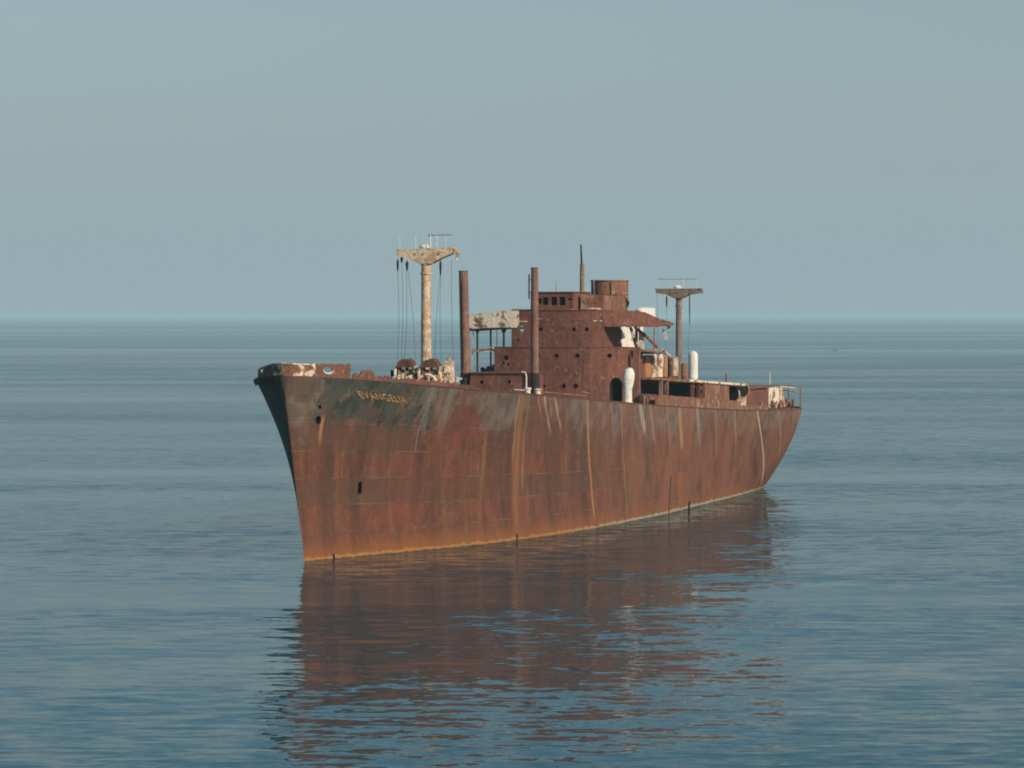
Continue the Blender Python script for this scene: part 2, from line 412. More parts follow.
# bulwarks -----------------------------------------------------------
def outline(s, side, inset):
    u, b, z = hull(s, 1); e = 1e-3
    u2, b2, _ = hull(s+e, 1)
    t = Vector((-(u2-u), side*(b2-b), 0)).normalized(); n = Vector((-t.y, t.x, 0))
    if n.y*side < 0: n = -n
    q = P(u, side*b, z)-n*inset
    return q, n
def bulwark(path, ztop, name, mat, parent=ship, t=.07, inset=.12, rows=4):
    """path: list of (s, side); ztop(i, f, zbase) gives the torn upper edge"""
    bm = B(); g = []; ns = []
    for i, (s, sd) in enumerate(path):
        q, n = outline(s, sd, inset); zb = q.z-.02; zt = ztop(i, i/(len(path)-1), zb)
        g.append([Vector((q.x, q.y, zb+(zt-zb)*j/rows)) for j in range(rows+1)]); ns.append(n)
    slab(bm, g, lambda i, j: -ns[i]*t)
    return link(name, bm, mat, parent, 30)
pathp = [(s_deck(-4.5+5.3*(k/34)**2), -1) for k in range(34, 0, -1)]+[(s_deck(-4.5+4.45*(k/34)**2), 1) for k in range(1, 35)]
rj = random.Random(3)
fb = bulwark(pathp, lambda i, f, zb: 12.08+.09*math.exp(-((f-.5)/.13)**2)+.03*math.sin(i*1.7)+rj.uniform(-.03, .03)-.42*max(0, .33-f)/.33, 'forecastle_bulwark', M['rust_red'], inset=.04)
bm = B(); rims = B()
for (u, sd, dz, rx, rz) in ((-2.05, 1, .44, .44, .2), (-2.3, -1, .44, .24, .2)):
    q, n = outline(s_deck(u), sd, .075); c = Vector((q.x, q.y, q.z+dz))
    tt = Vector((-n.y, n.x, 0))
    rg = [(math.cos(2*math.pi*k/20)*rx, math.sin(2*math.pi*k/20)*rz) for k in range(20)]
    prism(bm, [c-n*.4+tt*x+Vector((0, 0, y)) for x, y in rg], [c+n*.4+tt*x+Vector((0, 0, y)) for x, y in rg])
    pts = [c+n*.06+tt*x*1.05+Vector((0, 0, y*1.05)) for x, y in rg[10:]]; pts.append(c+n*.06+tt*rx*1.05)
    tube(rims, pts, .055, 6)
cut(fb, bm, M['rust'])
split('fairlead_rim', rims, M['cream'], fb)
fb.data.materials.append(M['flaking']); k_ = len(fb.data.materials)-1
for f in fb.data.polygons:
    if f.center.x > 3.0 and f.center.y > -1.2 and f.normal.dot(Vector((.6, .8, 0))) > -.2: f.material_index = k_
# rail cap of the bow bulwark, flaked white
bm = B(); g = []
for i, (s, sd) in enumerate(pathp[6:52]):
    q, n = outline(s, sd, .0); zc = 12.06+.09*math.exp(-(((i+6)/67-.5)/.13)**2)-.42*max(0, .33-(i+6)/67)/.33; g.append([Vector((q.x, q.y, zc)), Vector((q.x, q.y, zc+.06))])
slab(bm, g, lambda i, j: -outline(*pathp[6+i], .0)[1]*.16)
link('rail_cap', bm, M['peeled'], fb)
# bow plate flange that sticks out at the starboard knuckle
bm = B(); g = []
for k in range(30):
    q, n = outline(s_deck(-4.3+8.5*k/29), -1, 0)
    g.append([q+n*.0+Vector((0, 0, -.35)), q+n*.17+Vector((0, 0, -.06))])
slab(bm, g, lambda i, j: Vector((0, 0, .06)))
link('rubbing_strake', bm, M['tar'], hullo)
# low torn bulwark stumps forward
rj2 = random.Random(11)
bulwark([(s_deck(.3+12.5*k/60), 1) for k in range(61)], lambda i, f, zb: zb+.30+.16*mnoise.noise(Vector((i*.45, 0, 0)))+rj2.uniform(-.06, .09)+(.28 if 3 < i < 11 else 0), 'torn_bulwark', M['rust_red'])
bulwark([(s_deck(2+13*k/40), -1) for k in range(41)], lambda i, f, zb: zb+.28+.2*mnoise.noise(Vector((i*.5, 5, 0))), 'torn_bulwark', M['rust_red'])
# side bulwark aft of midships, both sides
bulwark([(s_deck(62.5+33*k/70), 1) for k in range(71)], lambda i, f, zb: zb+min(.85, .35+i*.2)-.12*f+rj2.uniform(-.03, .03), 'side_bulwark', M['rust_light'])
bulwark([(s_deck(62.5+33*k/70), -1) for k in range(71)], lambda i, f, zb: zb+.8-.12*f+rj2.uniform(-.03, .03), 'side_bulwark', M['rust_light'])
bulwark([(s_deck(95.6+12*k/40), 1) for k in range(41)], lambda i, f, zb: zb+.36+.16*mnoise.noise(Vector((i*.6, 9, 0))), 'torn_bulwark', M['rust_light'])
bulwark([(s_deck(127+8.2*k/30), 1) for k in range(31)], lambda i, f, zb: zb+.18+(.45 if 20 < i < 27 else 0), 'torn_bulwark', M['rust_light'])

# foremast --------------------------------------------------------------
def make_mast(name, mat, u, z0, ztip, zarm, r0, r1, arm, blocks, lines, posts, tilt=0.0, label=None):
    bm = B(); cyl(bm, P(u, 0, z0), P(u, 0, zarm+.05), r0, r1, 20)
    m = link(name, bm, mat, ship)
    if label: m['label'] = label
    bm = B()
    for zc in (zarm-.75, zarm-.1): cyl(bm, P(u, 0, zc), P(u, 0, zc+.13), r1+.07, r1+.07, 20)
    split('mast_band', bm, mat, m)
    d = .42; bm = B(); T = ztip-.13
    zt = lambda p: T+tilt*p
    prof = [(-arm, zt(-arm)-.32), (-arm*.55, zarm+.30), (-r1-.12, zarm-.02), (r1+.12, zarm-.02), (arm*.55, zarm+.30), (arm, zt(arm)-.32), (arm, zt(arm)), (-arm, zt(-arm))]
    prism(bm, [P(u-d, p, z) for p, z in prof], [P(u+d, p, z) for p, z in prof])
    x = link('crosstree', bm, mat, m)
    bm = B()
    for q in (-arm*.35, -.12, arm*.5): lathe(bm, P(u-d-.001, q, T-.32), [(.055, 0), (.055, .03)], 12, Vector((1, 0, 0)))
    split('bolt_boss', bm, M['rust'], x)
    bm = B(); q_ = [(-.425, -arm-.05), (-.425, arm+.05), (.425, arm+.05), (.425, -arm-.05)]
    prism(bm, [P(u+x, y, zt(y)+.002) for x, y in q_], [P(u+x, y, zt(y)+.06) for x, y in q_])
    link('platform', bm, mat, m)
    for (p, h, r, du) in posts:
        bm = B(); cyl(bm, P(u+du, p, zt(p)+.09), P(u+du, p, zt(p)+.09+h), r, r, 8); link('railing_post', bm, M['white'], m)
    bm = B(); lathe(bm, P(u-.1, -.1, T+.09), [(.34, 0), (.34, .12), (.24, .24), (.05, .28)], 16); link('lamp_base', bm, M['white'], m)
    for (p, a, b, r) in blocks:
        bm = B(); du = -.3
        cyl(bm, P(u+du, p, a), P(u+du, p, a-.12), .03, .03, 6)
        lathe(bm, P(u+du, p, b), [(.015, 0), (r*.45, .08), (r*.75, (a-b)*.5), (r*.7, (a-b)-.14), (.015, a-b-.08)], 10)
        link('pulley_block', bm, M['tar'], m)
    for (p, a, pe, ue, b) in lines:
        bm = B(); n = 10
        tube(bm, [P(u-.3+(ue-u+.3)*k/n, p+(pe-p)*k/n+.10*math.sin(math.pi*k/n)*(1 if p < 0 else -.6), a+(b-a)*k/n) for k in range(n+1)], .013, 5)
        link('rigging_line', bm, M['rope'], m)
    return m
mast = make_mast('foremast', M['ochre'], 28.4, 9.6, 19.6, 18.55, .36, .32, 1.95,
          [(-1.9, 18.85, 18.0, .11), (-1.62, 19.05, 18.55, .13), (-1.25, 18.75, 18.05, .14), (1.08, 18.75, 17.7, .11)],
          [(-1.9, 18.0, -1.8, 27.6, 11.5), (-1.62, 18.5, -1.5, 27.5, 11.8), (-1.3, 18.1, -1.35, 27.8, 12.0), (-1.2, 18.1, -.6, 27.8, 11.9), (1.05, 17.7, .8, 27.6, 11.9), (1.1, 17.7, 1.25, 27.6, 11.9), (1.85, 18.8, 1.9, 28.5, 11.4)],
          [(-1.7, .85, .018, -.5), (-.6, .85, .02, -.5), (.42, .9, .045, -.5), (.6, .9, .03, .5), (1.5, .85, .018, -.5)],
          .035, 'tall ochre foremast with a broad crosstree')
bm = B(); tube(bm, [P(27.9, .35, 20.42), P(27.9, 1.9, 20.45)], .025, 5); cyl(bm, P(27.9, .35, 20.36), P(27.9, .35, 20.5), .05, .05, 8)
link('railing_bar', bm, M['rope'], mast)
bm = B(); tube(bm, [P(28.2, 1.9, 19.5), P(28.1, 2.15, 19.45), P(28.0, 2.32, 19.15), P(28.0, 2.2, 18.75)], [.1, .13, .13, .06], 8)
link('bent_bracket', bm, M['cream'], mast)
am = make_mast('aftermast', M['grey_mast'], 111.4, 7.2, 17.42, 16.55, .29, .25, 1.95,
          [(-1.0, 16.75, 15.7, .1), (1.0, 16.75, 14.3, .07)],
          [(-1.0, 15.7, -1.15, 110, 9), (1.0, 14.3, 1.05, 110.4, 9), (-1.85, 17.1, -1.9, 111, 9.2)],
          [(-1.75, .75, .015, -.5), (-.62, .85, .018, -.5), (.5, .85, .022, -.5), (1.7, .75, .015, -.5)], 0.0, 'grey brown mast near the stern')
bm = B(); tube(bm, [P(110.9, -1.75, 18.15), P(110.9, 1.7, 18.15)], .02, 5); link('railing_bar', bm, M['rope'], am)
bm = B(); tube(bm, [P(111, 1.8, 17.35), P(110.9, 2.15, 17.3), P(110.9, 2.2, 16.9)], .04, 6); link('bent_bracket', bm, M['grey_mast'], am)

# winches round the foremast ------------------------------------------------
bm = B(); box(bm, 24.6, 31.5, -2.3, 2.6, 9.3, 10.35); link('winch_platform', bm, M['rust'], ship)
rw_ = random.Random(21)
def winch(u, p, w, z, mat, hood=True):
    bm = B(); box(bm, u-.9, u+.9, p-w/2, p+w/2, z, z+.22); o = link('winch', bm, mat, ship)
    for q in (-1, 1):
        bm = B(); pp = p+q*(w/2-.12)
        ring_ = [(-.8, .22), (.8, .22), (.55, 1.05), (.2, 1.3), (-.3, 1.3), (-.62, .95)]
        prism(bm, [P(u+a, pp-.05, z+b) for a, b in ring_], [P(u+a, pp+.05, z+b) for a, b in ring_])
        link('side_frame', bm, mat, o)
    bm = B(); cyl(bm, P(u, p-w/2+.15, z+.8), P(u, p+w/2-.15, z+.8), .27, .27, 16)
    for q in (-.3, 0, .3): cyl(bm, P(u, p+q*w-.03, z+.8), P(u, p+q*w+.03, z+.8), .46, .46, 18)
    link('drum', bm, M['rust_light'], o)
    for q in (-1, 1):
        bm = B(); a = P(u+.1, p+q*(w/2-.02), z+.8); b = P(u+.1, p+q*(w/2+.32), z+.8)
        cyl(bm, a, a+(b-a)*.45, .24, .14, 12); cyl(bm, a+(b-a)*.45, b, .14, .26, 12)
        link('warping_head', bm, M['tar'] if q < 0 else mat, o)
    bm = B()
    for k in range(5):
        q = -w/2+.22+k*(w-.44)/4; box(bm, u-1.02, u-.9, p+q-.07, p+q+.07, z+.05, z+.62+.2*((k*7) % 3)/2)
    split('brake_lever', bm, M['white'] if p < 0 else M['cream'], o)
    if hood:
        bm = B(); hw = w*.36; ar = [(math.cos(math.pi*k/9), math.sin(math.pi*k/9)**.7) for k in range(10)]
        jit = [rw_.uniform(-.05, .05) for k in ar]
        prism(bm, [P(u-.5, p+hw*x, z+1.2+(.55+j)*y) for (x, y), j in zip(ar, jit)], [P(u+.55, p+hw*x*.92, z+1.2+(.6-j)*y) for (x, y), j in zip(ar, jit)])
        link('motor_hood', bm, M['rust'], o)
    return o
winch(26.6, -.85, 1.55, 10.36, M['cream'])
w2 = winch(26.2, .95, 1.65, 10.36, M['cream'])
bm = B(); c = P(24.9, 1.0, 10.5); torus(bm, c, Vector((1, .15, 0)), .62, .08); torus(bm, c, Vector((1, .15, 0)), .2, .06)
for k in range(5):
    a = k*2*math.pi/5; tube(bm, [c, c+Vector((-.09*math.cos(a), .6*math.cos(a), .6*math.sin(a)))], .045, 6)
link('gear_wheel', bm, M['peeled'], w2)
bm = B(); box(bm, 26.2, 27.3, 1.85, 2.25, 10.36, 12.0); cyl(bm, P(26.7, 2.05, 11.98), P(26.7, 2.05, 12.18), .16, .13, 12); box(bm, 26.0, 26.25, 1.9, 2.3, 11.2, 11.5)
link('winch_controller', bm, M['cream'], ship)
rr = random.Random(5)
bm = B()
for k in range(26):
    u = rr.uniform(25, 28.4); p = rr.uniform(-1.8, 2.4); z = 10.36+rr.uniform(0, .9); a = rr.uniform(0, 3)
    tube(bm, [P(u, p, z), P(u+.4*math.cos(a), p+.4*math.sin(a), z+rr.uniform(-.1, .35))], rr.uniform(.03, .08), 6)
split('broken_fitting', bm, M['cream'], w2)

# kingposts and mast house ---------------------------------------------------
for p, zt, rb, rt, mt in ((-2.56, 18.2, .36, .33, M['post']), (2.56, 18.42, .29, .26, M['post'])):
    lean = .18 if p < 0 else .02
    bm = B(); cyl(bm, P(48.8, p, 10.9), P(48.8, p-lean, zt), rb, rt, 20); k = link('kingpost', bm, mt, ship)
    bm = B(); cyl(bm, P(48.8, p-lean, zt), P(48.8, p-lean, zt+.06), rt+.02, rt+.01, 20); link('end_cap', bm, M['rust'], k)
    bm = B(); cyl(bm, P(48.8, p, 8.6), P(48.8, p, 10.9), rb+.06, rb+.03, 20); link('post_foot', bm, M['tar'], k)  # lower length of the post, slightly wider and much darker
    bm = B()
    if p > 0: tube(bm, [P(48.75, p-.42, 18.0), P(48.75, p-.42, 16.2)], .05, 6); tube(bm, [P(48.8, p, 17.6), P(48.75, p-.42, 17.6)], .03, 5)
    else: tube(bm, [P(48.45, p-.2, 17.5), P(48.45, p-.1, 11.2)], .035, 6)
    split('conduit', bm, M['tar'], k)
bm = B(); box(bm, 48.3, 53.5, -2.1, 2.05, 8.5, 10.88)
mh = link('mast_house', bm, M['rust_red'], ship)
bm = B()
for p, z in ((-1.25, 10.25), (.8, 10.28)): cyl(bm, P(47.9, p, z), P(48.9, p, z), .13, .13, 12)
cut(mh, bm, M['dark'])
bm = B(); box(bm, 48.15, 53.6, -2.2, 2.15, 10.882, 10.96); link('roof', bm, M['rust'], mh)
bm = B(); tube(bm, [P(48.2, 1.75, 11.0), P(48.18, 2.0, 10.98), P(48.18, 2.08, 10.7), P(48.18, 2.08, 9.3)], .05, 8)
tube(bm, [P(48.1, 1.2, 9.72), P(48.1, 2.3, 9.66)], .05, 6); split('edge_pipe', bm, M['white'], mh)

# bridge deckhouse -----------------------------------------------------------
PC, PH = .3, 5.0
def ufront(p):
    q = min(1.6, abs(p-PC)/PH)
    return 65.4+(.22*q**2 if p < PC else 1.7*q**2.8)
def plan(p0, p1, ua, n=30, du=0.0):
    pts = []
    for k in range(n+1):
        p = p0+(p1-p0)*k/n; pts.append((ufront(p)+du, p))
    # round the corners into the sides
    return [(ua, p0)]+pts+[(ua, p1)]
def block(bm, pl, z0, z1): prism(bm, [P(u, p, z0) for u, p in pl], [P(u, p, z1) for u, p in pl])
bm = B(); block(bm, plan(-4.7, 5.3, 72.5), 8.0, 12.62)
dh = link('deckhouse', bm, M['rust_red'], ship, 25)
dh['label'] = 'curved rust red deckhouse front with small round portholes'
bm = B()
def porthole(bm, p, z, r=.155, d=.5, n=12):
    u = ufront(p); e = .02; nrm = Vector((1, (ufront(p+e)-ufront(p-e))/(2*e), 0)).normalized()
    c = P(u, p, z); cyl(bm, c-nrm*d, c+nrm*.5, r, r, n)
def px_p(x): return ((x-512)/4370*331-3.4)/.97
for x in (541, 559.6, 580, 609.7): porthole(bm, px_p(x), 12.0)
for x in (546, 566.6, 578.3): porthole(bm, px_p(x), 9.72)
porthole(bm, px_p(508.8), 11.85, .2); porthole(bm, px_p(506), 11.45, .1); porthole(bm, px_p(511), 11.35, .1)
# doorway near the port corner
p = 4.55; u = ufront(p); rg = [(-.42, -1.75), (.42, -1.75), (.42, .1), (.25, .42), (0, .52), (-.25, .42), (-.42, .1)]
prism(bm, [P(u-.8, p+a, 9.85+b) for a, b in rg], [P(u+1.6, p+a, 9.85+b) for a, b in rg])
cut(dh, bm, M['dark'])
bm = B()
for x, z in [(541, 12.0), (559.6, 12.0), (580, 12.0), (609.7, 12.0), (546, 9.72), (566.6, 9.72), (578.3, 9.72)]:
    p = px_p(x); e = .02; nrm = Vector((1, (ufront(p+e)-ufront(p-e))/(2*e), 0)).normalized()
    torus(bm, P(ufront(p), p, z)+nrm*.012, nrm, .19, .03, None, 16)
split('porthole_rim', bm, M['rust'], dh)
bm = B(); g = []
for k in range(41):
    p = -4.7+10*k/40; g.append([P(ufront(p)-.05, p, 12.6), P(ufront(p)-.05, p, 12.68)])
slab(bm, g, lambda i, j: Vector((-.1, 0, 0))); link('deck_edge_strip', bm, M['rust'], dh)

bm = B(); block(bm, plan(-3.35, 3.7, 73.5, 30, .03), 12.62, 15.45)
wh = link('wheelhouse', bm, M['rust_red'], ship, 25)
bm = B()
for x in (543.4, 576.7, 588.8): porthole(bm, px_p(x), 14.0)
porthole(bm, px_p(521), 13.2, .09); porthole(bm, px_p(545), 12.9, .06)
p = px_p(525); a = P(ufront(p)-1, p+.25, 14.02); b = a+Vector((-7.5, -1.87, 0))
prism(bm, ring(a, b-a, .15, 12, None, .24), ring(b, b-a, .15, 12, None, .24))
cut(wh, bm, M['dark'])
bm = B()
for (pa, pb, zz) in ((-2.8, -2.1, 14.55), (-1.4, -.9, 14.75), (3.0, 3.6, 14.6)):
    g = [[P(ufront(pa+(pb-pa)*k/6)-.03, pa+(pb-pa)*k/6, zz), P(ufront(pa+(pb-pa)*k/6)-.03, pa+(pb-pa)*k/6, zz+.07)] for k in range(7)]
    slab(bm, g, lambda i, j: Vector((-.08, 0, 0)))
split('drip_ledge', bm, M['peeled'], wh)
bm = B(); g = []
for k in range(31):
    p = -3.3+6.95*k/30; g.append([P(ufront(p)-.06, p, 15.45), P(ufront(p)-.06, p, 15.53)])
slab(bm, g, lambda i, j: Vector((-.2, 0, 0))); link('rail_cap', bm, M['rust_light'], wh)

# starboard wing: torn white bulwark on thin posts, open below
def wing(p0, p1, zlo, zhi, mat, name, n=18, floor=True):
    bm = B(); g = []
    for k in range(n+1):
        f = k/n; p = p0+(p1-p0)*f; u = ufront(p)-.02
        a, b = zlo(f), zhi(f); g.append([P(u, p, a+(b-a)*j/4) for j in range(5)])
    slab(bm, g, lambda i, j: Vector((-.09, 0, 0)))
    return link(name, bm, mat, ship, 30)
rw = random.Random(9)
ws = wing(-2.75, -6.85, lambda f: 14.12-.14*f*f, lambda f: 15.5-.36*f+rw.uniform(-.03, .03), M['peeled'], 'bridge_wing')
ws['label'] = 'bridge wing bulwark of peeling white paint'
bm = B(); g = []
for k in range(19):
    p = -3.36-3.7*k/18; u = ufront(p); g.append([P(u-.06, p, 14.14-.16*(k/18)**2), P(71.2, p, 14.14-.16*(k/18)**2)])
slab(bm, g, lambda i, j: Vector((0, 0, -.13))); link('wing_floor', bm, M['tar'], ws)
bm = B(); tube(bm, [P(ufront(-6.6)-.1, -6.5, 14.02), P(ufront(-6.8)-.2, -6.9, 13.95), P(ufront(-7)-.1, -7.2, 14.0), P(ufront(-7)+.4, -7.25, 13.95)], [.1, .13, .1, .05], 8)
link('bent_plate', bm, M['tar'], ws)
for p, r, z0 in ((-6.12, .075, 10.4), (-4.55, .03, 12.6), (-4.0, .085, 12.6), (-5.1, .02, 12.6)):
    bm = B(); u = ufront(p)+.2; cyl(bm, P(u, p, z0), P(u, p, 14.0), r, r, 8)
    if r > .05: cyl(bm, P(u, p, 13.7), P(u, p, 14.0), r, r+.16, 8)
    link('wing_post', bm, M['tar'], ws)
bm = B()
for p in (-6.3,):
    cyl(bm, P(70.8, p, 10.2), P(70.8, p, 14.0), .07, .07, 8)
link('wing_post', bm, M['tar'], ws)
bm = B(); g = [[P(ufront(p)+.05, p, 12.46), P(70.9, p, 12.46)] for p in (-4.71, -5.3, -5.9, -6.5, -6.75)]
slab(bm, g, lambda i, j: Vector((0, 0, -.16))); link('walkway', bm, M['cream'], ws)
bm = B(); tube(bm, [P(ufront(-6.3)+.3, -6.45, 14.0), P(ufront(-6.3)+.3, -6.6, 11.0)], .03, 6); tube(bm, [P(ufront(-4.7), -4.72, 12.5), P(ufront(-4.7)-.1, -5.2, 12.72), P(ufront(-5)-.1, -5.5, 12.52)], .05, 6)
split('hanging_pipe', bm, M['cream'], ws)
# rubble on the starboard walkway below
bm = B()
for k in range(22):
    p = rr.uniform(-6.2, -4.75); u = rr.uniform(67.5, 71); h = .25+.35*math.exp(-((p+5.1)/.5)**2)*rr.uniform(.6, 1.1)
    tube(bm, [P(u, p, 10.75), P(u+rr.uniform(-.3, .3), p+rr.uniform(-.2, .2), 10.78+h)], [.25, .12], 7)
box(bm, 66.8, 72, -6.5, -4.72, 8.0, 10.72)
link('side_shelter', bm, M['rust'], dh)
# port wing: torn triangle of plate
wp = wing(3.65, 8.0, lambda f: 14.2+.16*max(0, f-.8)/.2+(rw.uniform(-.07, .05) if f > .3 else 0), lambda f: (15.47-.05*f/.55 if f < .55 else 15.42-.95*(f-.55)/.45)+rw.uniform(-.05, .05), M['rust_red'], 'bridge_wing', 24)
wp['label'] = 'rust red bridge wing torn down to a point'
bm = B(); g = []
for k in range(15):
    p = 3.72+1.7*k/14; u = ufront(p); g.append([P(u-.04, p, 14.3), P(71.5, p, 14.3)])
slab(bm, g, lambda i, j: Vector((0, 0, -.11))); link('wing_floor', bm, M['rust'], wp)
bm = B(); tube(bm, [P(68.8, 7.7, 14.38), P(68.9, 8.05, 14.35), P(68.9, 8.2, 14.22), P(69, 8.0, 14.05)], [.08, .15, .13, .05], 8); link('bent_plate', bm, M['rust_light'], wp)
bm = B(); prism(bm, [P(69.2, 7.5, 14.0), P(69.2, 7.72, 14.0), P(69.3, 7.95, 13.2), P(69.3, 7.7, 13.15)], [P(69.28, 7.5, 14.0), P(69.28, 7.72, 14.0), P(69.38, 7.95, 13.2), P(69.38, 7.7, 13.15)])
link('hanging_plate', bm, M['white'], wp)
bm = B(); tube(bm, [P(70, 5.2, 14.18), P(70.4, 6.1, 13.4), P(70.6, 6.9, 12.6)], .12, 8); link('fallen_brace', bm, M['rust_light'], wp)
for p, r, mt in ((5.25, .17, M['rust_light']), (5.62, .2, M['white'])):
    bm = B(); u = 70.5
    if mt is M['white']: box(bm, u, u+.12, p-.2, p+.2, 12.5, 13.75)
    else: cyl(bm, P(u, p, 12.5), P(u, p, 14.2), .12, .12, 10)
    link('wing_post', bm, mt, wp)
bm = B(); prism(bm, [P(71.8, 3.74, 12.55), P(71.8, 3.82, 12.55), P(75.2, 4.75, 12.55), P(75.2, 4.67, 12.55)], [P(71.8, 3.74, 14.2), P(71.8, 3.82, 14.2), P(75.2, 4.75, 14.2), P(75.2, 4.67, 14.2)]); link('chartroom_panel', bm, M['white'], wp)
bm = B(); prism(bm, [P(71.0, 4.55, 14.15), P(71.0, 4.8, 14.15), P(71.2, 5.25, 12.7), P(71.2, 4.95, 12.65)], [P(71.08, 4.55, 14.15), P(71.08, 4.8, 14.15), P(71.28, 5.25, 12.7), P(71.28, 4.95, 12.65)])
link('hanging_plate', bm, M['white'], wp)
bm = B(); prism(bm, [P(73.6, 4.75, 14.6), P(73.6, 4.83, 14.6), P(76.6, 5.4, 14.6), P(76.6, 5.32, 14.6)], [P(73.6, 4.75, 15.66), P(73.6, 4.83, 15.66), P(76.6, 5.4, 15.62), P(76.6, 5.32, 15.62)]); link('screen_panel', bm, M['white'], wp)
bm = B(); cyl(bm, P(73.7, 4.8, 12.5), P(73.7, 4.8, 14.6), .05, .05, 8); cyl(bm, P(76.5, 5.35, 12.3), P(76.5, 5.35, 14.6), .05, .05, 8); split('panel_post', bm, M['rust_light'], wp)

# upper bridge with the row of windows
bm = B(); box(bm, 68.6, 74.5, -2.6, .72, 15.46, 16.78)
ub = link('upper_cabin', bm, M['rust_red'], ship)
bm = B()
for x, w, z0, z1 in ((540.0, .12, 15.95, 16.35), (545.6, .21, 15.85, 16.45), (554.2, .22, 15.82, 16.47), (562.4, .22, 15.82, 16.47)):
    p = ((x-512)/4370*334+12.65-16.6)/.97; box(bm, 68.3, 69.4, p-w, p+w, z0, z1)
p = ((569.4-512)/4370*334+12.65-16.6)/.97
prism(bm, [P(68.3, p-.2, 16.2), P(68.3, p+.2, 16.2), P(68.3, p+.18, 16.34), P(68.3, p-.08, 16.36)], [P(69.2, p-.2, 16.2), P(69.2, p+.2, 16.2), P(69.2, p+.18, 16.34), P(69.2, p-.08, 16.36)])
cut(ub, bm, M['dark'])
bm = B(); box(bm, 68.5, 74.6, -2.7, .8, 16.782, 16.86); link('roof', bm, M['rust'], ub)
bm = B(); cyl(bm, P(70, -.95, 16.8), P(70, -.95, 17.7), .02, .012, 6); link('aerial', bm, M['rope'], ub)
bm = B(); box(bm, 70.2, 78, .95, 2.75, 15.46, 16.62, None, 16.4); uc = link('chart_cabin', bm, M['rust_light'], ship)
bm = B(); box(bm, 70.05, 70.2, 1.6, 2.5, 15.5, 15.62); link('step', bm, M['peeled'], uc)
bm = B(); tube(bm, [P(78, 2.7, 16.4), P(80, 2.5, 16.05), P(82, 2, 15.9)], .12, 8); link('sloping_pipe', bm, M['rust'], uc)

# signal mast, funnel
bm = B(); cyl(bm, P(74.8, 0, 15.4), P(74.8, 0, 19.0), .21, .18, 14); sm = link('signal_mast', bm, M['grey_mast'], ship)
bm = B(); cyl(bm, P(74.8, -.04, 19.0), P(74.8, -.1, 20.55), .085, .06, 10); link('topmast', bm, M['tar'], sm)
bm = B(); lathe(bm, P(84.4, .02, 11.8), [(1.42, 0), (1.42, 3.9), (1.55, 3.95), (1.55, 4.0)], 32); link('funnel_casing', bm, M['rust'], ship)
bm = B(); seg = 40
lathe(bm, P(84.4, 0.02, 15.8), [(1.5, 0), (1.49, 1.95), (1.54, 1.96), (1.54, 2.06), (1.40, 2.06), (1.40, .3), (.0, .3)], seg)
fu = link('funnel', bm, M['rust_light'], ship)
bm = B(); torus(bm, P(84.4, .02, 16.7), Vector((0, 0, 1)), 1.5, .035, None, 36); link('funnel_band', bm, M['rust'], fu)
bm = B(); tube(bm, [P(83.1, -.9, 15.8), P(83.0, -.98, 17.9)], .07, 8); tube(bm, [P(82.95, .5, 15.8), P(82.9, .5, 17.7)], .05, 8); split('steam_pipe', bm, M['grey_mast'], fu)

# boat deck, engine casing, lower promenade ---------------------------------------
bm = B(); g = [[P(u, p, 12.55-.028*(u-66)) for p in (-5.2, -4, 0, 4, 6.15)] for u in (68.0, 70, 72, 75, 78.5)]
slab(bm, g, lambda i, j: Vector((0, 0, -.16))); bd = link('boat_deck', bm, M['rust_light'], ship)
bm = B(); tube(bm, [P(76, 6.1, 12.4), P(78.2, 6.2, 11.9), P(79.5, 6.0, 11.3)], .09, 8); tube(bm, [P(74, 6.1, 12.5), P(74.1, 6.15, 13.0)], .05, 6); split('bent_stanchion', bm, M['peeled'], bd)
bm = B(); box(bm, 67.1, 67.6, 5.75, 6.2, 8.0, 12.38); link('deck_pillar', bm, M['rust_light'], ship)
bm = B(); box(bm, 72.6, 88.5, -4.6, 4.7, 10.0, 12.0, 9.6, 11.6); ec = link('engine_casing', bm, M['rust_red'], ship)
for (u0, u1, mt, z1) in ((75.6, 77.6, M['orange'], 11.95), (78.2, 79.8, M['cream'], 11.9), (80.6, 82.2, M['peeled'], 11.85), (82.8, 83.8, M['orange'], 11.8), (84.6, 85.2, M['tar'], 11.75), (86.8, 88.0, M['cream'], 11.7)):
    bm = B(); box(bm, u0, u1, 4.705, 4.86, 10.2, z1); link('side_panel', bm, mt, ec)
bm = B()
for u in (80.9, 83.2): cyl(bm, P(u, 4.4, 11.7), P(u, 4.5, 12.35), .16, .1, 10)
split('pipe_stub', bm, M['white'], ec)
zpd = lambda u: 10.42-.030*(u-66)
bm = B(); g = [[P(u, p, zpd(u)) for p in (-7, -4, 0, 4, 7.0)] for u in (67.6, 72, 78, 84, 90, 96, 102, 105)]
slab(bm, g, lambda i, j: Vector((0, 0, -.17))); pd = link('promenade_deck', bm, M['rust_light'], ship)
bm = B(); g = [[P(u, 7.003, zpd(u)-.11), P(u, 7.003, zpd(u)+.06)] for u in (82, 88, 94, 100, 105)]
slab(bm, g, lambda i, j: Vector((0, .05, 0))); link('edge_rail', bm, M['peeled'], pd)
bm = B(); box(bm, 68.0, 103, -3.4, 3.4, 7.0, 10.15, None, 9.05); link('inner_bulkhead', bm, M['dark'], pd)  # near black colour stands in for the shade under the deck
for u, mt in ((71.9, M['grey_mast']), (74.0, M['rust_light']), (83.8, M['rust']), (86.3, M['rust'])):
    bm = B(); box(bm, u, u+.35, 6.7, 6.95, 7.6, zpd(u)-.16); link('deck_post', bm, mt, pd)
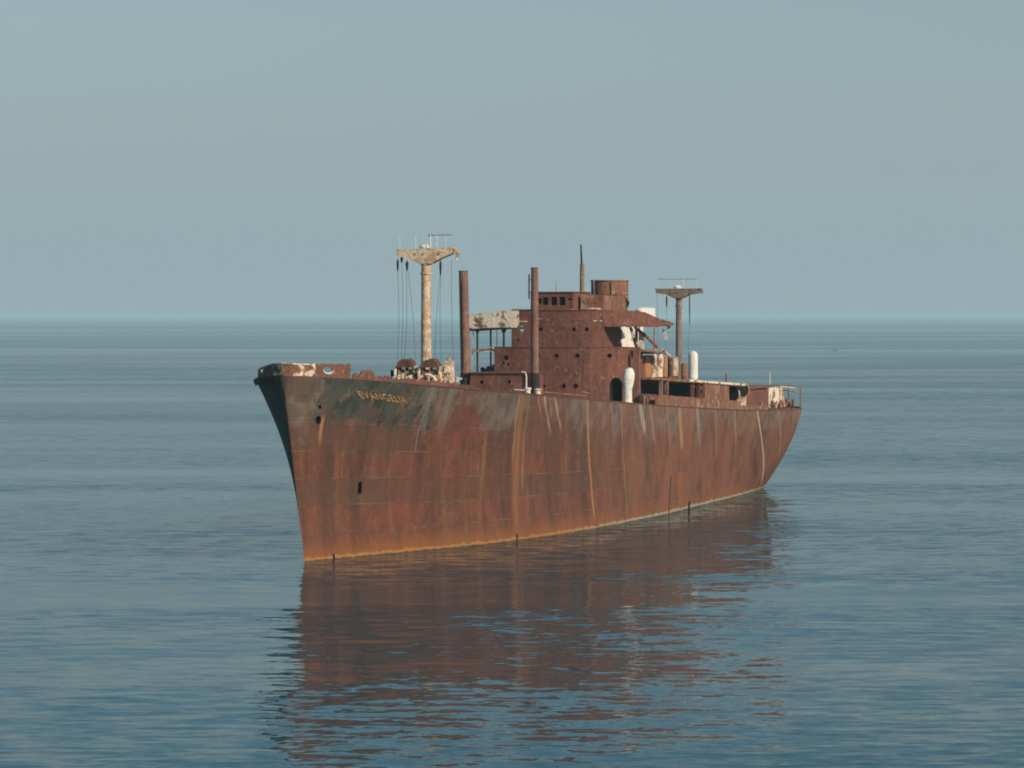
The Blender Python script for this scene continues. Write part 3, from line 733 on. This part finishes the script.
bm = B(); box(bm, 88.2, 98.5, 6.75, 6.93, 7.3, zpd(88.2)-.18, None, zpd(98.5)-.18); box(bm, 88.2, 88.4, 6.935, 6.99, 7.4, zpd(88.2)-.18)
pp = link('shelter_plate', bm, M['rust_light'], pd)
bm = B(); box(bm, 66.4, 72.0, 6.4, 6.55, 8.0, 9.15, 7.9, 9.0); link('low_plate', bm, M['rust'], pd)
bm = B()
for k in range(14):
    u = 62.5+rr.uniform(0, 4); p = rr.uniform(7.2, 7.9); tube(bm, [P(u, p, 8.2), P(u+rr.uniform(-.4, .4), p, 8.6+rr.uniform(.1, .5))], rr.uniform(.05, .16), 7)
split('broken_fitting', bm, M['rust_light'], ship)

# ventilators -----------------------------------------------------------------
def cowl(name, u, p, z, h, r, mat, face, label=None, inner=None):
    """standing pipe that swells into a hood with a round mouth turned towards face"""
    f = Vector((face[0], face[1], 0)).normalized(); bm = B()
    base = P(u, p, z); pts = []; rad = []
    for k in range(5): pts.append(base+Vector((0, 0, (h-1.6*r)*k/4))); rad.append(r*(.82+.05*k/4))
    for k in range(1, 8):
        a = math.pi/2*k/7
        pts.append(base+Vector((0, 0, h-1.6*r+.85*r*math.sin(a)))+f*(.75*r*(1-math.cos(a)))); rad.append(r*(.9+.32*k/7))
    pts.append(pts[-1]+f*.25*r); rad.append(r*1.3)
    n = 18; rows = []
    for i, q in enumerate(pts):
        d = (pts[min(i+1, len(pts)-1)]-pts[max(i-1, 0)]).normalized(); sidev = Vector((-f.y, f.x, 0)); upv = sidev.cross(d)
        rows.append([bm.verts.new(q+sidev*rad[i]*math.cos(2*math.pi*k/n)+upv*rad[i]*math.sin(2*math.pi*k/n)) for k in range(n)])
    for i in range(len(rows)-1):
        for k in range(n): bm.faces.new((rows[i][k], rows[i][(k+1) % n], rows[i+1][(k+1) % n], rows[i+1][k]))
    bm.faces.new(rows[0][::-1]); bm.faces.new(rows[-1])
    o = link(name, bm, mat, ship)
    bm = B(); d = f; c = pts[-1]; lathe(bm, c+d*.004, [(rad[-1]*.93, 0), (rad[-1]*.93, .01)], n, d); link('mouth', bm, M['dark'], o)
    bm = B(); torus(bm, c, d, rad[-1], .045, None, 22); link('mouth_rim', bm, mat, o)
    if label: o['label'] = label
    return o
bm = B(); tube(bm, [P(59.9, 6.9, 8.3), P(59.9, 6.9, 9.6), P(59.9, 6.92, 9.95), P(59.92, 6.97, 10.5), P(59.97, 7.03, 10.85), P(60.05, 7.12, 11.05), P(60.12, 7.16, 11.12)], [.33, .34, .42, .45, .41, .25, .05], 20)
cw = link('cowl_ventilator', bm, M['white'], ship); cw['label'] = 'white cowl ventilator beside the deckhouse'
bm = B(); lathe(bm, P(60.33, 6.97, 10.45), [(.30, 0), (.34, .04), (.34, .12)], 18, Vector((-1, 0, .25)).normalized()); link('mouth', bm, M['dark'], cw)
bm = B(); lathe(bm, P(59.9, 6.9, 8.45), [(.44, 0), (.44, .12), (.36, .2)], 20); link('flange', bm, M['peeled'], cw)
bm = B(); lathe(bm, P(93.2, 5.0, 9.4), [(.36, 0), (.36, .5), (.385, .52), (.385, 2.3), (.36, 2.5), (.27, 2.66), (.12, 2.74), (.0, 2.76)], 20)
vt = link('capped_ventilator', bm, M['white'], ship); vt['label'] = 'white round topped ventilator near the aftermast'
bm = B(); lathe(bm, P(93.2, 5.0, 9.38), [(.5, 0), (.5, .12), (.4, .2)], 20); link('flange', bm, M['rust_light'], vt)
bm = B(); lathe(bm, P(91.0, 4.7, 9.4), [(.27, 0), (.27, 1.6), (.2, 1.75), (0, 1.8)], 16); link('vent_pipe', bm, M['rust_light'], ship)
cowl('cowl_ventilator', 105.6, 6.0, 7.1, 1.75, .52, M['cream'], (1, -.25, 0), 'low cowl ventilator with dark mouth on the poop')
cowl('cowl_ventilator', 107.6, 6.2, 7.1, 2.0, .48, M['cream'], (1, .25, 0), 'taller pale cowl ventilator on the poop')
bm = B(); cyl(bm, P(101, 6.2, 9.3), P(101, 6.2, 10.2), .09, .07, 8); link('mooring_bitt', bm, M['rust_light'], ship)

# poop -------------------------------------------------------------------------
bm = B(); box(bm, 108.6, 121.0, -5.6, 6.0, 6.9, 8.7, 6.6, 8.6); ph = link('poop_house', bm, M['rust_red'], ship)
bm = B(); box(bm, 121.0, 126.4, -5.6, 6.06, 6.5, 8.75, 6.4, 8.7); po = link('white_panel', bm, M['peeled'], ph); po.name = 'end_wall'
bm = B(); prism(bm, [P(125.2, 6.08, 6.9), P(127.8, 6.1, 6.9), P(126.6, 6.08, 8.8), P(126.2, 6.08, 8.8)], [P(125.2, 6.2, 6.9), P(127.8, 6.25, 6.9), P(126.6, 6.2, 8.8), P(126.2, 6.2, 8.8)])
link('buttress', bm, M['cream'], ph)
bm = B(); g = [[P(u, -6, 8.76), P(u, 6.12, 8.76)] for u in (108.3, 115, 121, 128.5, 131.5)]
slab(bm, g, lambda i, j: Vector((0, 0, .05))); link('roof', bm, M['rust_light'], ph)
bm = B()
for (u, p) in ((131.3, 5.9), (131.3, -5.6), (128.5, -5.8)): cyl(bm, P(u, p, 6.5), P(u, p, 8.76), .06, .06, 8)
split('awning_post', bm, M['rust_light'], ph)
bm = B(); tube(bm, [P(126.4, 6.2, 8.72), P(126.3, 7.2, 8.62), P(126, 7.95, 8.5)], .07, 8); tube(bm, [P(128.6, 5.9, 8.4), P(127.4, 6.9, 8.3), P(126, 7.95, 8.25)], .05, 8)
for o_ in split('stern_rail', bm, M['peeled'], ship): pass
bm = B(); cyl(bm, P(126, 7.95, 6.6), P(126, 7.95, 8.75), .06, .05, 8); link('rail_post', bm, M['rust_light'], ship)
bm = B(); cyl(bm, P(129.2, 4.6, 8.9), P(129.2, 4.6, 10.0), .03, .03, 6); link('flag_pole', bm, M['white'], ph)
bm = B(); cyl(bm, P(129.0, 3.6, 7.5), P(129.0, 5.6, 7.5), .36, .36, 14); box(bm, 128.3, 129.7, 3.4, 5.8, 6.9, 7.15)
for q in (3.6, 4.6, 5.6): cyl(bm, P(129.0, q-.04, 7.5), P(129.0, q+.04, 7.5), .52, .52, 16)
link('stern_winch', bm, M['tar'], ship)
bm = B()
for k in range(16):
    u = 110+rr.uniform(0, 11); p = rr.uniform(6.6, 7.8); tube(bm, [P(u, p, 7.0), P(u+rr.uniform(-.6, .6), p+rr.uniform(-.2, .2), 7.25+rr.uniform(.05, .45))], rr.uniform(.06, .16), 7)
for k in range(7):
    u = 129+rr.uniform(0, 3); p = rr.uniform(5.8, 6.8); tube(bm, [P(u, p, 6.95), P(u+rr.uniform(-.5, .5), p, 7.2+rr.uniform(.05, .35))], rr.uniform(.08, .16), 7)
split('deck_wreckage', bm, M['rust_light'], ship)
bm = B(); tube(bm, [P(31, 7.55, 9.85), P(34, 7.75, 9.72), P(38, 7.9, 9.55), P(41.5, 8.0, 9.42)], .07, 8); tube(bm, [P(40.6, 7.9, 9.72), P(42.4, 8.05, 9.58)], .06, 8); split('deck_pipe', bm, M['rust_light'], ship)
for u, p in ((26.5, 7.5), (29.0, 7.6)):
    bm = B(); lathe(bm, P(u, p, zdeck(u)), [(.2, 0), (.2, .3), (.26, .33), (.26, .42), (0, .46)], 14); link('bollard', bm, M['peeled'], ship)

# small float far out
bm = B(); lathe(bm, Vector((0, 0, -.3)), [(.2, 0), (.9, .2), (1.05, .45), (.9, .72), (.3, .95), (.12, 1.15), (0, 1.2)], 16)
bu = link('buoy', bm, M['grey_mast']); bu.location = ((835.5-512)/4370*1930, 1930, 0); bu.scale = (1.05, 1, .55)
bu['label'] = 'tiny dark float alone far out on the open water'; bu['category'] = 'buoy'

# ------------------------------------------------------------------ sea
def sea_mat():
    """open water: the slopes of swell, wavelets and ripples tilt the normal; calm and ruffled patches vary their size"""
    t = NT('sea_water'); o = t.coord('Object')
    bands = t.noise(t.mapping(o, (.30, 1, 1)), .010, 2, .5, .5)
    bands2 = t.noise(t.mapping(o, (.22, 1, 1), (40, 9, 0)), .0012, 2.5, .5, .3)
    act = t.math('ADD', t.math('MULTIPLY', t.ss(bands, .40, .60), SEA[3]), t.math('MULTIPLY', t.ss(bands2, .40, .60), SEA[4]))
    act = t.math('ADD', act, SEA[5])
    def slopes(v, scale, detail, amp):
        x = t.n('ShaderNodeTexNoise'); t.l(v, x.inputs['Vector']); x.inputs['Scale'].default_value = scale
        x.inputs['Detail'].default_value = detail; x.inputs['Roughness'].default_value = .5; x.inputs['Distortion'].default_value = .4
        q = t.n('ShaderNodeVectorMath', operation='SUBTRACT'); t.l(x.outputs['Color'], q.inputs[0]); q.inputs[1].default_value = (.5, .5, .5)
        r = t.n('ShaderNodeVectorMath', operation='SCALE'); t.l(q.outputs[0], r.inputs[0]); t.val(r.inputs['Scale'], amp)
        return r.outputs[0]
    def add(p, q):
        x = t.n('ShaderNodeVectorMath', operation='ADD'); t.l(p, x.inputs[0]); t.l(q, x.inputs[1]); return x.outputs[0]
    v = add(slopes(t.mapping(o, (.5, 1, 1)), .11, 1, SEA[0]), slopes(t.mapping(o, (.55, 1, 1), (5, 2, 0)), .85, 2, t.math('MULTIPLY', act, SEA[1])))
    v = add(v, slopes(t.mapping(o, (.16, 1, 1), (3, 4, 0)), .028, 1, SEA[8]))
    v = add(v, slopes(t.mapping(o, (.8, 1, 1), (1, 8, 0)), 2.6, 1, t.math('MULTIPLY', act, SEA[2])))
    fl = t.n('ShaderNodeVectorMath', operation='MULTIPLY'); t.l(v, fl.inputs[0]); fl.inputs[1].default_value = (.7, 1, 0)
    up = t.n('ShaderNodeVectorMath', operation='ADD'); t.l(fl.outputs[0], up.inputs[0]); up.inputs[1].default_value = (0, 0, 1)
    nm = t.n('ShaderNodeVectorMath', operation='NORMALIZE'); t.l(up.outputs[0], nm.inputs[0]); t.l(nm.outputs[0], t.b.inputs['Normal'])
    t.b.inputs['IOR'].default_value = 1.333
    t.done((.012, .036, .045), .03, 0, .5)
    df = t.n('ShaderNodeBsdfDiffuse'); df.inputs[0].default_value = (.010, .056, .072, 1)      # light coming back up out of the water
    ms = t.n('ShaderNodeMixShader'); t.l(t.math('ADD', SEA[6], t.math('MULTIPLY', t.math('MULTIPLY', act, .5, clamp=True), SEA[7])), ms.inputs[0])
    t.l(t.b.outputs[0], ms.inputs[1]); t.l(df.outputs[0], ms.inputs[2]); t.l(ms.outputs[0], t.out.inputs[0])
    return t.m
SEA = (.05, .31, .13, .78, 1.0, .15, .23, .26, .14)
bm = B(); R = 55000.0
vs = [bm.verts.new((R*math.cos(2*math.pi*k/96), R*math.sin(2*math.pi*k/96), 0)) for k in range(96)]; bm.faces.new(vs)
sea = link('sea', bm, sea_mat()); sea['kind'] = 'structure'

bm = B(); hb = 56000.0
prism(bm, [Vector((x, y, -4)) for x, y in ((-hb, -hb), (hb, -hb), (hb, hb), (-hb, hb))], [Vector((x, y, 22.5)) for x, y in ((-hb, -hb), (hb, -hb), (hb, hb), (-hb, hb))])
hm = bpy.data.materials.new('sea_haze'); hm.use_nodes = True; hm.node_tree.nodes.clear()
ho = hm.node_tree.nodes.new('ShaderNodeOutputMaterial'); pv = hm.node_tree.nodes.new('ShaderNodeVolumePrincipled')
pv.inputs['Color'].default_value = (.70, .95, 1, 1); pv.inputs['Density'].default_value = 1e-4; pv.inputs['Anisotropy'].default_value = 0
hm.node_tree.links.new(pv.outputs[0], ho.inputs['Volume'])
hz = link('haze', bm, hm); hz['kind'] = 'stuff'
# ------------------------------------------------------------------ light, sky, camera
AZ, EL = math.radians(133), math.radians(28)      # azimuth clockwise from +Y
d = Vector((math.sin(AZ)*math.cos(EL), math.cos(AZ)*math.cos(EL), math.sin(EL)))
sl = bpy.data.lights.new('sun', 'SUN'); sl.energy = 3.9; sl.angle = math.radians(.5); sl.color = (1, .90, .76)
so = bpy.data.objects.new('sun', sl); col.objects.link(so); so.rotation_euler = d.to_track_quat('Z', 'Y').to_euler()
w = bpy.data.worlds.new('World'); sc.world = w; w.use_nodes = True
nt = w.node_tree; bg = nt.nodes['Background']
sk = nt.nodes.new('ShaderNodeTexSky'); sk.sky_type = 'NISHITA'; sk.sun_disc = False
sk.sun_elevation = EL; sk.sun_rotation = AZ; sk.altitude = 0; sk.air_density = 1.0; sk.dust_density = .5; sk.ozone_density = 1.5
# low haze layer of the sky: an even grey teal that gives way to the clear sky higher up
tc = nt.nodes.new('ShaderNodeTexCoord'); sx = nt.nodes.new('ShaderNodeSeparateXYZ'); nt.links.new(tc.outputs['Generated'], sx.inputs[0])
mr = nt.nodes.new('ShaderNodeMapRange'); mr.interpolation_type = 'SMOOTHSTEP'; nt.links.new(sx.outputs[2], mr.inputs[0]); mr.inputs[1].default_value = .015; mr.inputs[2].default_value = .105
mx = nt.nodes.new('ShaderNodeMix'); mx.data_type = 'RGBA'; nt.links.new(mr.outputs[0], mx.inputs[0])
mx.inputs[6].default_value = (3.85, 5.1, 5.5, 1); tn = nt.nodes.new('ShaderNodeMix'); tn.data_type = 'RGBA'; tn.blend_type = 'MULTIPLY'; tn.inputs[0].default_value = 1; nt.links.new(sk.outputs[0], tn.inputs[6]); t2 = nt.nodes.new('ShaderNodeMix'); t2.data_type = 'RGBA'; t2.inputs[6].default_value = (.72, .80, .90, 1); t2.inputs[7].default_value = (1.08, 1.46, 1.28, 1)
m2 = nt.nodes.new('ShaderNodeMapRange'); nt.links.new(sx.outputs[2], m2.inputs[0]); m2.inputs[1].default_value = .08; m2.inputs[2].default_value = .3
nt.links.new(m2.outputs[0], t2.inputs[0]); nt.links.new(t2.outputs[2], tn.inputs[7])
nt.links.new(tn.outputs[2], mx.inputs[7])
nt.links.new(mx.outputs[2], bg.inputs[0]); bg.inputs[1].default_value = .08
cam = bpy.data.cameras.new('camera'); co = bpy.data.objects.new('camera', cam); col.objects.link(co); sc.camera = co
co.location = (0, 0, CAMZ); co.rotation_euler = (math.radians(90), 0, 0)
cam.sensor_width = 36; cam.lens = FPX/1024*36; cam.shift_y = -(384-316)/1024; cam.clip_start = 1; cam.clip_end = 100000
sc.view_settings.view_transform = 'Standard'; sc.view_settings.look = 'None'; sc.view_settings.exposure = 0.0; sc.view_settings.gamma = 1
sc.cycles.filter_width = 1.9; sc.cycles.volume_bounces = 1
sc.cycles.use_denoising = True
